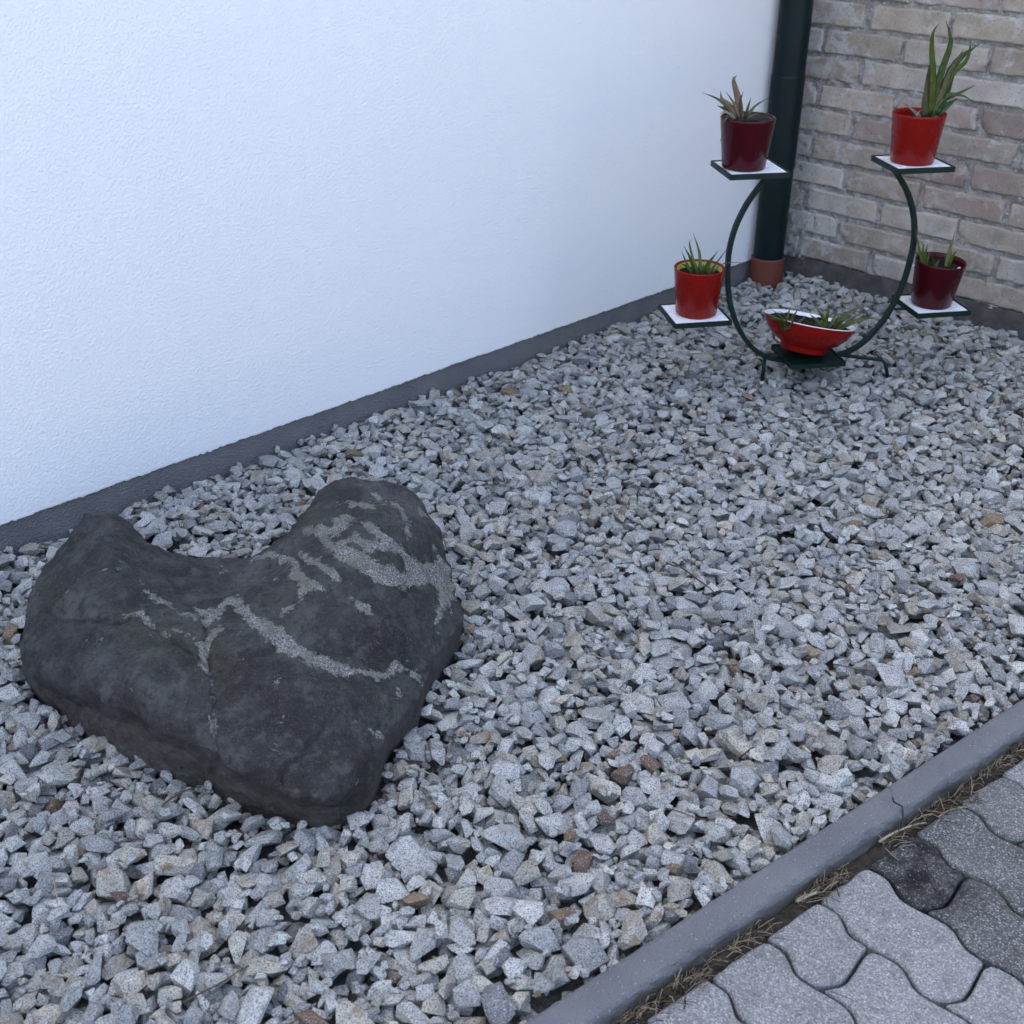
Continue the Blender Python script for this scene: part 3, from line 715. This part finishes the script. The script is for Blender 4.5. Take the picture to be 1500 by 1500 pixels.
# ------------------------------------------------------------------ plant stand
AZ = math.radians(56); EX = np.array([math.cos(AZ), math.sin(AZ), 0]); EY = np.array([-math.sin(AZ), math.cos(AZ), 0]); EZ = np.array([0, 0, 1.])
SO = at_z(1197, 519, .06); SO[2] = 0; SO -= EX*.026
def sl_(x, y, z): return SO+EX*x+EY*y+EZ*z
def on_plane(px, py, off=0.0):
    d = ray(px, py); P0 = SO+EY*off; t = ((P0-CAM)@EY)/(d@EY); return CAM+d*t
ps = tag(empty('plant_stand', tuple(SO)), 'dark green metal plant stand with open ring frame and square tiled trays', 'plant stand')
half = [(.152, .541), (.185, .503), (.213, .460), (.236, .40), (.244, .33), (.233, .235), (.203, .155), (.160, .095), (.112, .062), (.05, .0475), (0, .046)]
path = [sl_(-x, 0, z) for x, z in half]+[sl_(x, 0, z) for x, z in half[-2::-1]]
path = catmull(path, 6)
sec = [(-.0070, -.0045), (-.0070, .0045), (-.0058, .0058), (.0058, .0058), (.0070, .0045), (.0070, -.0045), (.0058, -.0058), (-.0058, -.0058)]
v, f = sweep(path, sec, ref=EY); pyd('ring_frame', v, f, MAT['green'], ps)
TR = .0735
def tray(x, y, z, tile=True):
    v, f = [], []; t = .0035; h = .013
    def bx(a0, a1, b0, b1, c0, c1):
        n = len(v)
        for c in (c0, c1):
            for a, b in ((a0, b0), (a1, b0), (a1, b1), (a0, b1)): v.append(sl_(x+a, y+b, z+c))
        f.extend([tuple(n+i for i in q) for q in ((0, 3, 2, 1), (4, 5, 6, 7), (0, 1, 5, 4), (1, 2, 6, 5), (2, 3, 7, 6), (3, 0, 4, 7))])
    bx(-TR, TR, -TR, -TR+t, -h, 0); bx(-TR, TR, TR-t, TR, -h, 0); bx(-TR, -TR+t, -TR+t, TR-t, -h, 0); bx(TR-t, TR, -TR+t, TR-t, -h, 0)
    bx(-TR+t, TR-t, -TR+t, TR-t, -h, -h+.003)
    o = pyd('tray', v, f, MAT['green'], ps)
    v, f = [], []; g = TR-t-.0012; bx(-g, g, -g, g, -h+.0032, -.0022)
    pyd('tile', v, f, MAT['white' if tile else 'green'], o)
    o.children[0].matrix_parent_inverse = o.matrix_parent_inverse if False else Matrix()
    return o
TRAYS = dict(ul=(-.211, .556), ur=(.204, .553), ll=(-.319, .197), lr=(.323, .184), bt=(0, .066))
for k_, (x, z) in TRAYS.items(): 
    tr = tray(x, 0, z, k_ != 'bt')
for sx in (-1, 1):                                                # struts that hold the lower trays on the ring
    x0 = .224*sx; xt = .322*sx
    v, f = sweep([sl_(x0, 0, .172), sl_(.26*sx, 0, .1725), sl_(.31*sx, 0, .1725)], circ(.004, 8)); pyd('strut', v, f, MAT['green'], ps)
fl, fr = at_z(1116, 560, 0), at_z(1301, 554, 0)
for fx, ft in ((-.118, fl), (.112, fr)):
    a = sl_(fx, 0, .050)
    back = 2*a-ft
    pts = []
    for e in (back, a, ft):
        if e is a: pts.append(a)
        else:
            d = e-a; d[2] = 0; q = a+d*.78; q[2] = .049; q2 = a+d*.88; q2[2] = .040; g = e.copy(); g[2] = min(surf(e[0], e[1], .004), .012)-.006
            pts += [g, q2, q] if e is back else [q, q2, g]
    v, f = sweep(pts, circ(.0048, 10), ref=np.array([.3, .2, .9])); pyd('leg', v, f, MAT['green'], ps, True)

# ------------------------------------------------------------------ pots
POT_MESH = {}
def pot(name, label, x, z, mat, tilt=(0, 0), rt=.066, rb=.0515, h=.127, inner=None, y=0.0):
    p = sl_(x, y, z); e = tag(empty(name, tuple(p)), label, 'flower pot', 'red flower pots on the stand')
    prof = [(rb*.3, .001), (rb-.004, 0), (rb, .004), (rt-.0012, h-.006), (rt, h-.002), (rt-.0015, h), (rt-.0042, h-.0015), (rt-.006, h-.012), (rt-.010, h-.04), (.01, h-.045)]
    R = Matrix.Rotation(tilt[0], 3, Vector(EX))@Matrix.Rotation(tilt[1], 3, Vector(EY))
    def put(nm, prof, m, par=e):
        v, f = lathe(prof, 56); v = [tuple(R@Vector(q)+Vector(p)) for q in v]; return pyd(nm, v, f, m, par, True)
    put('pot_body', prof, mat)
    if inner: put('inner_pot', [(rt-.0135, h-.045), (rt-.0095, h-.005), (rt-.0075, h-.004), (rt-.0085, h-.02)], inner)
    v, f = [], []; n = 40; rs = rt-.0105
    for r in range(7):
        for i in range(n):
            a = 2*math.pi*i/n; q = (rs*r/6*math.cos(a), rs*r/6*math.sin(a)); v.append(tuple(R@Vector((*q, h-.017+.004*nz(*q, x*9, 60)))+Vector(p)))
    for r in range(6):
        for i in range(n): j = (i+1) % n; f.append((r*n+i, r*n+j, (r+1)*n+j, (r+1)*n+i))
    pyd('soil', v, f, MAT['pot_soil'], e, True)
    return p
TZ = -.002
pot('flower_pot', 'dark red pot on upper tray in front of the downpipe', TRAYS['ul'][0]-.017, TRAYS['ul'][1]+TZ, MAT['maroon'], (0, .0), rt=.065, h=.117, inner=MAT['black'])
pot('flower_pot', 'bright red pot on upper tray holding the tall aloe', TRAYS['ur'][0]-.003, TRAYS['ur'][1]+TZ, MAT['red'], (0, 0.0), rt=.0635, h=.116)
pot('flower_pot', 'bright red pot on lower tray with a yellow-green inner pot', TRAYS['ll'][0]+.003, TRAYS['ll'][1]+TZ, MAT['red'], (0, .0), rt=.0635, rb=.0515, h=.120, inner=MAT['lime'])
pot('flower_pot', 'dark red pot on lower tray close to the brick wall', TRAYS['lr'][0]-.002, TRAYS['lr'][1]+TZ, MAT['maroon'], (.05, .035), rt=.064, rb=.051, h=.118)
# bowl, sagging to one side
bp = sl_(-.018, -.004, TRAYS['bt'][1]+.001)
be = tag(empty('planter_bowl', tuple(bp)), 'wide red bowl with white inside, tilted on the lowest tray', 'bowl')
RB = Matrix.Rotation(-.15, 3, Vector(EX))@Matrix.Rotation(.185, 3, Vector(EY))
bprof = [(.02, .006), (.052, .004), (.058, .0), (.061, .003), (.060, .012), (.064, .017), (.086, .030), (.104, .050), (.115, .068), (.1185, .080)]
def bput(nm, prof, m, n=64):
    v, f = lathe(prof, n); v = [tuple(RB@Vector(q)+Vector(bp)+Vector((0, 0, .009))) for q in v]; return pyd(nm, v, f, m, be, True)
bput('bowl_body', bprof, MAT['red'])
bput('bowl_lining', [(.1185, .080), (.1186, .0812), (.1178, .0818), (.1165, .0810), (.112, .066), (.100, .052), (.02, .04)], MAT['cream'])
v, f = [], []; n = 44
for r in range(8):
    for i in range(n):
        a = 2*math.pi*i/n; q = (.1115*r/7*math.cos(a), .1115*r/7*math.sin(a)); v.append(tuple(RB@Vector((*q, .086+.010*nz(*q, 3, 45)-.006*(r/7)**4))+Vector(bp)))
for r in range(7):
    for i in range(n): j = (i+1) % n; f.append((r*n+i, r*n+j, (r+1)*n+j, (r+1)*n+i))
pyd('soil', v, f, MAT['pot_soil'], be, True)

# ------------------------------------------------------------------ succulents, leaf by leaf (points in photograph px, width in px, tint)
G1, G2, G3, OL = (.034, .056, .008), (.056, .082, .010), (.024, .042, .009), (.062, .062, .020)
TAN, BRN, PAL, YEL = (.13, .095, .065), (.06, .042, .030), (.16, .15, .115), (.088, .10, .036)
def plant(name, label, base, leaves, conv, off0=0.0, spread=.03, group=None, wide=1.):
    e = tag(empty(name, tuple(base)), label, 'plant', group)
    for pts, w, tn in leaves:
        side = random.uniform(-1, 1)*spread; m = len(pts)
        P = [on_plane(*conv(*q), off0+side*(i/(m-1))) for i, q in enumerate(pts)]
        if m == 2: P.insert(1, (P[0]+P[1])/2)
        P = catmull(P, 5); n = len(P)
        wm = wide*w*.58/conv.s/F_PX*3.1
        t = np.linspace(0, 1, n); sc = wm*np.clip((1-t**1.7)*(.72+.9*t*np.exp(-2.6*t)), .06, 1)
        sect = [(1, 0), (.62, -.30), (0, -.42), (-.62, -.30), (-1, 0), (-.55, .10), (0, .02), (.55, .10)]
        d = P[-1]-P[0]; rf = np.cross(d, FW); rf /= np.linalg.norm(rf)+1e-9
        rf = rf*math.cos(side*20)+FW*math.sin(side*20)
        v, f = sweep(P, sect, ref=rf, scale=list(sc)); o = pyd('leaf', v, f, MAT['leaf'], e, True)
        set_attr(o.data, 'tint', 'FLOAT_COLOR', np.tile([*(np.array(tn)*random.uniform(.85, 1.15)), 1], (len(v), 1)))
        set_attr(o.data, 'tip', 'FLOAT', np.repeat(t, len(sect))*(1 if w > 20 or 1 else .5))
class Conv:
    def __init__(s, x, y, sc): s.x, s.y, s.s = x, y, sc
    def __call__(s, a, b): return s.x+a/s.s, s.y+b/s.s
plant('aloe_plant', 'tall upright green aloe in the bright red pot on the upper tray', sl_(.209, 0, .66), [
 ([(360, 1420), (390, 1000), (375, 620), (390, 400), (465, 285)], 85, G2), ([(400, 1400), (470, 950), (590, 590), (600, 440), (548, 255)], 80, G1),
 ([(420, 1400), (590, 900), (730, 700), (850, 610), (965, 535)], 85, G3), ([(430, 1350), (620, 920), (780, 760), (838, 620), (840, 485)], 62, G2),
 ([(420, 1350), (580, 920), (690, 720), (765, 600)], 62, (.09, .085, .04)), ([(330, 1420), (320, 1150), (328, 950), (342, 790)], 80, BRN),
 ([(350, 1420), (520, 1215), (700, 1140), (905, 1040)], 85, G3), ([(360, 1400), (540, 1180), (720, 1160), (870, 1228)], 60, G1), ([(400, 1380), (540, 1130), (645, 940)], 130, G3),
 ([(370, 1420), (540, 1300), (690, 1200)], 110, (.05, .08, .03)), ([(300, 1430), (290, 1200), (320, 1050)], 90, (.075, .075, .035)),
 ([(240, 1430), (160, 1350), (50, 1270)], 30, PAL), ([(200, 1430), (130, 1340), (20, 1250)], 22, PAL), ([(180, 1430), (215, 1370), (250, 1340)], 20, PAL)], Conv(1320, 0, 8.333), -.004, .022, None, 1.1)
plant('aloe_plant', 'withered brown and tan succulent in the upper dark red pot', sl_(-.211, 0, .66), [
 ([(510, 1040), (485, 860), (448, 710), (475, 662)], 62, TAN), ([(490, 1040), (410, 930), (345, 870), (333, 798)], 52, TAN), ([(490, 1040), (390, 965), (300, 928)], 48, BRN),
 ([(470, 1040), (330, 885), (172, 812)], 28, OL), ([(510, 1040), (450, 910), (380, 805)], 34, TAN), ([(520, 1040), (508, 890), (535, 800)], 30, BRN), ([(550, 1040), (575, 940), (602, 855)], 28, OL),
 ([(550, 1040), (640, 930), (775, 848)], 28, OL), ([(560, 1045), (620, 1010), (695, 985)], 22, OL), ([(450, 1040), (385, 985), (330, 1000)], 46, PAL), ([(470, 1040), (420, 1000), (350, 975)], 30, PAL)], Conv(1000, 0, 6), -.004, .03)
plant('aloe_plant', 'spiky light green succulent in the pot with the yellow-green inner pot', sl_(-.322, 0, .29), [
 ([(410, 500), (370, 380), (350, 275), (372, 256)], 27, YEL), ([(430, 500), (422, 350), (376, 206)], 27, YEL), ([(390, 500), (352, 385), (308, 300)], 25, G2), ([(370, 500), (325, 420), (293, 338)], 22, YEL),
 ([(470, 500), (510, 405), (564, 330)], 24, G2), ([(490, 500), (545, 430), (645, 295)], 22, OL), ([(510, 500), (590, 435), (690, 422), (805, 428)], 9, TAN), ([(450, 500), (480, 430), (545, 355)], 20, G2),
 ([(370, 500), (330, 450), (285, 432)], 28, G1), ([(440, 505), (455, 430)], 40, G2), ([(480, 505), (535, 445)], 32, G1), ([(400, 505), (400, 430)], 36, YEL), ([(430, 505), (420, 440)], 40, G1), ([(500, 505), (560, 470)], 24, G1)], Conv(940, 300, 5), -.004, .03)
plant('aloe_plant', 'short green succulent clumps in the lower dark red pot', sl_(.326, 0, .285), [
 ([(265, 600), (220, 370), (168, 105)], 52, G2), ([(280, 600), (268, 420), (270, 295)], 45, G2), ([(290, 600), (300, 420), (326, 305)], 40, G1), ([(270, 600), (235, 450), (155, 418)], 40, G1), ([(300, 600), (330, 480), (350, 405)], 36, G1),
 ([(390, 610), (400, 520), (375, 445)], 60, G1), ([(410, 610), (470, 490)], 50, G3), ([(560, 620), (590, 410), (645, 215)], 78, (.12, .17, .04)), ([(570, 620), (635, 450), (695, 382)], 42, G2), ([(575, 560), (610, 350), (665, 130)], 20, TAN), ([(260, 600), (250, 480), (215, 440)], 50, G1)], Conv(1320, 320, 8.333), -.008, .022)
bl = []
for tx_, ty_ in [(480, 255), (520, 320), (585, 205), (455, 375), (620, 345), (700, 325), (765, 280), (855, 205), (905, 250), (965, 315), (835, 315), (690, 290), (560, 300), (640, 260), (800, 350), (740, 370), (430, 300), (395, 345), (600, 380), (880, 330), (790, 240), (650, 300), (500, 300), (720, 340)]:
    b = (random.uniform(490, 610), random.uniform(430, 465)); mid = ((b[0]*.45+tx_*.55)+random.uniform(-12, 12), (b[1]*.45+ty_*.55)-random.uniform(5, 25)); bl.append(([b, mid, (tx_, ty_)], random.uniform(20, 30), random.choice((OL, YEL, (.07, .073, .033), G2))))
for tx_, ty_ in [(85, 285), (150, 265), (205, 275), (290, 245), (352, 255), (185, 420), (105, 305), (330, 330), (230, 330), (300, 300), (400, 320), (270, 400), (130, 330), (170, 300), (420, 370), (350, 370), (210, 370)]:
    b = (random.uniform(230, 310), random.uniform(380, 420)); mid = ((b[0]*.5+tx_*.5)+random.uniform(-10, 10), (b[1]*.5+ty_*.5)-random.uniform(5, 20)); bl.append(([b, mid, (tx_, ty_)], random.uniform(18, 28), random.choice((OL, BRN, (.07, .073, .033), G1))))
plant('aloe_plant', 'thin grassy succulents sprawling over the wide red bowl', sl_(-.02, 0, .15), bl, Conv(1100, 400, 5), -.06, .05, None, 1.2)
hl = [on_plane(1066, 171, -.02), on_plane(1060, 180, -.03), on_plane(1060, 193, -.035), on_plane(1055, 207, -.035)]
v, f = sweep(catmull(hl, 4), circ(.0032, 5), scale=list(np.linspace(1, .2, 13))); o = pyd('dead_leaf', v, f, MAT['straw']); set_attr(o.data, 'tint', 'FLOAT_COLOR', np.tile([.06, .04, .03, 1], (len(v), 1)))
tag(o, 'dry brown leaf hanging over the rim of the upper dark red pot', 'leaf')
pb = on_plane(1405, 394, -.03); bm = bmesh.new(); bmesh.ops.create_icosphere(bm, subdivisions=2, radius=.0052)
for q in bm.verts: q.co = q.co*(1+.25*mn.noise(q.co*400))*.95+Vector(pb); 
me = bpy.data.meshes.new('pebble'); bm.to_mesh(me); bm.free(); tag(link('pebble', me, MAT['cream']), 'tiny white pebble on the rim of the lower dark red pot', 'pebble')

# ------------------------------------------------------------------ straws on gravel and paving
def straw(pts, r, col, label, group, z0):
    P = []
    for i, q in enumerate(pts):
        g = at_z(*q, z0); P.append(g)
    P = catmull(P, 6)
    out = []
    for i, p in enumerate(P):
        z = surf(p[0], p[1], .006)+r if p@np.array([*KN, 0]) < KU0 else z0+r
        out.append(z)
    out = np.array(out); tl = np.linspace(0, 1, len(out)); a0, b0 = np.polyfit(tl, out, 1)
    ln_ = a0*tl+b0; out = ln_+max(0, np.percentile(out-ln_, 80))-.004*(2*tl-1)**4
    P = [np.array([p[0], p[1], z]) for p, z in zip(P, out)]
    v, f = sweep(P, circ(r, 6), scale=list(np.linspace(1, .55, len(P)))); o = pyd('straw', v, f, MAT['straw'], None, True)
    set_attr(o.data, 'tint', 'FLOAT_COLOR', np.tile([*col, 1], (len(v), 1))); tag(o, label, 'straw', group)
ST = (.23, .19, .125); SD = (.075, .052, .035)
gl, gg = 'thin dry straw lying across the grey gravel stones', 'dry straws on the gravel'
for pts, r, c in [([(962, 1134), (1040, 1126), (1112, 1121)], .0013, ST), ([(985, 825), (1020, 848), (1050, 866)], .002, SD), ([(866, 958), (885, 968), (910, 973)], .0016, ST), ([(598, 1122), (630, 1128), (668, 1140)], .0013, ST),
    ([(1222, 966), (1255, 980), (1292, 988)], .0010, SD), ([(1348, 1113), (1376, 1066), (1412, 1056)], .0012, ST), ([(266, 1463), (320, 1440), (364, 1413)], .0014, SD), ([(80, 1288), (84, 1322)], .0012, ST), ([(238, 1184), (265, 1165), (294, 1150)], .0018, SD), ([(975, 1180), (1030, 1200), (1080, 1196)], .0009, SD), ([(1100, 655), (1130, 665)], .0012, ST), ([(880, 655), (915, 662)], .0013, ST)]:
    straw(pts, r, c, gl if c is ST else 'dark brown dry stalk lying across the grey gravel stones', gg if c is ST else 'dark stalks on the gravel', .004)
straw([(959, 1466), (1005, 1468), (1051, 1473)], .0009, SD, 'thin dark straw lying flat on a light paver', None, PAVZ)
for pts, r in [([(1288, 1232), (1325, 1215), (1357, 1204)], .0021), ([(1167, 1320), (1202, 1307)], .0030), ([(1375, 1195), (1395, 1186), (1418, 1181)], .0012)]:
    straw(pts, r, (.27, .23, .17), 'pale broken straw lying beside the kerb on the paving', 'pale straws by the kerb', PAVZ+.002)
# litter of dry grass in the gap along the kerb
VV, FF, TT = [], [], []; nb = 0
for i in range(2600):
    vv = random.uniform(-2.9, -.9); d = nz(vv, 0, 0, 7)
    u = KU1+.002+abs(random.gauss(0, .012+.012*max(0, d)))
    if u > KU1+.045 or nz(vv, 5, 0, 11)+.35*nz(vv, 2, 0, 40) < random.uniform(-.45, .25): continue
    L_ = random.uniform(.006, .034); a = random.gauss(math.pi/2, .75); bz = random.uniform(.0, .006)
    zc = PAVZ+(-.012 if u < KU1+.012 else 0)+random.uniform(0, .010)
    p0 = np.array([*uv(u, vv), zc]); dr = KN*math.cos(a)+KD*math.sin(a); dr = np.array([*dr, random.uniform(-.1, .22)])
    p1 = p0+dr*L_*.5+np.array([0, 0, bz]); p2 = p0+dr*L_+np.array([random.uniform(-.004, .004), random.uniform(-.004, .004), 0])
    if (KN@p2[:2]) < KU1: p2[:2] += KN*(KU1+.002-KN@p2[:2])
    if (KN@p1[:2]) < KU1: p1[:2] += KN*(KU1+.002-KN@p1[:2])
    r = random.uniform(.0003, .0008)
    v, f = sweep([p0, p1, p2], circ(r, 4), cap=False); 
    for q in f: FF += [(q[0]+nb, q[1]+nb, q[2]+nb), (q[0]+nb, q[2]+nb, q[3]+nb)]
    c = random.choice([(.17, .135, .09), (.10, .077, .05), (.055, .04, .027), (.22, .18, .125), (.032, .024, .017)])
    if random.random() < .03: c = (.055, .08, .022)
    VV += v; TT += [(*c, 1)]*len(v); nb += len(v)
me = trimesh('dry_grass', VV, FF); o = link('dry_grass', me, MAT['straw']); set_attr(me, 'tint', 'FLOAT_COLOR', TT)
tag(o, 'dry grass litter in the gap between kerb and pavers', 'dry grass', kind='stuff')
# low ridge of dark crumbs that fills the gap
vs = np.arange(-3.2, -.6, .006); us = np.linspace(KU1-.004, KU1+.032, 9); v = []; f = []
for b in vs:
    for j, a in enumerate(us):
        s = j/8; z = PAVZ-.014+.010*math.sin(s*math.pi)*(.6+nz(a, b, 0, 25))+.004*nz(a, b, 3, 120)
        v.append((*uv(a, b), z if 0 < j < 8 else -.05))
for i in range(len(vs)-1):
    for j in range(8): a = i*9+j; f.append((a, a+1, a+10, a+9))
o = pyd('joint_dirt', v, f, MAT['soil']); o['kind'] = 'stuff'; tag(o, 'dark crumbly dirt filling the gap along the kerb', 'dirt')
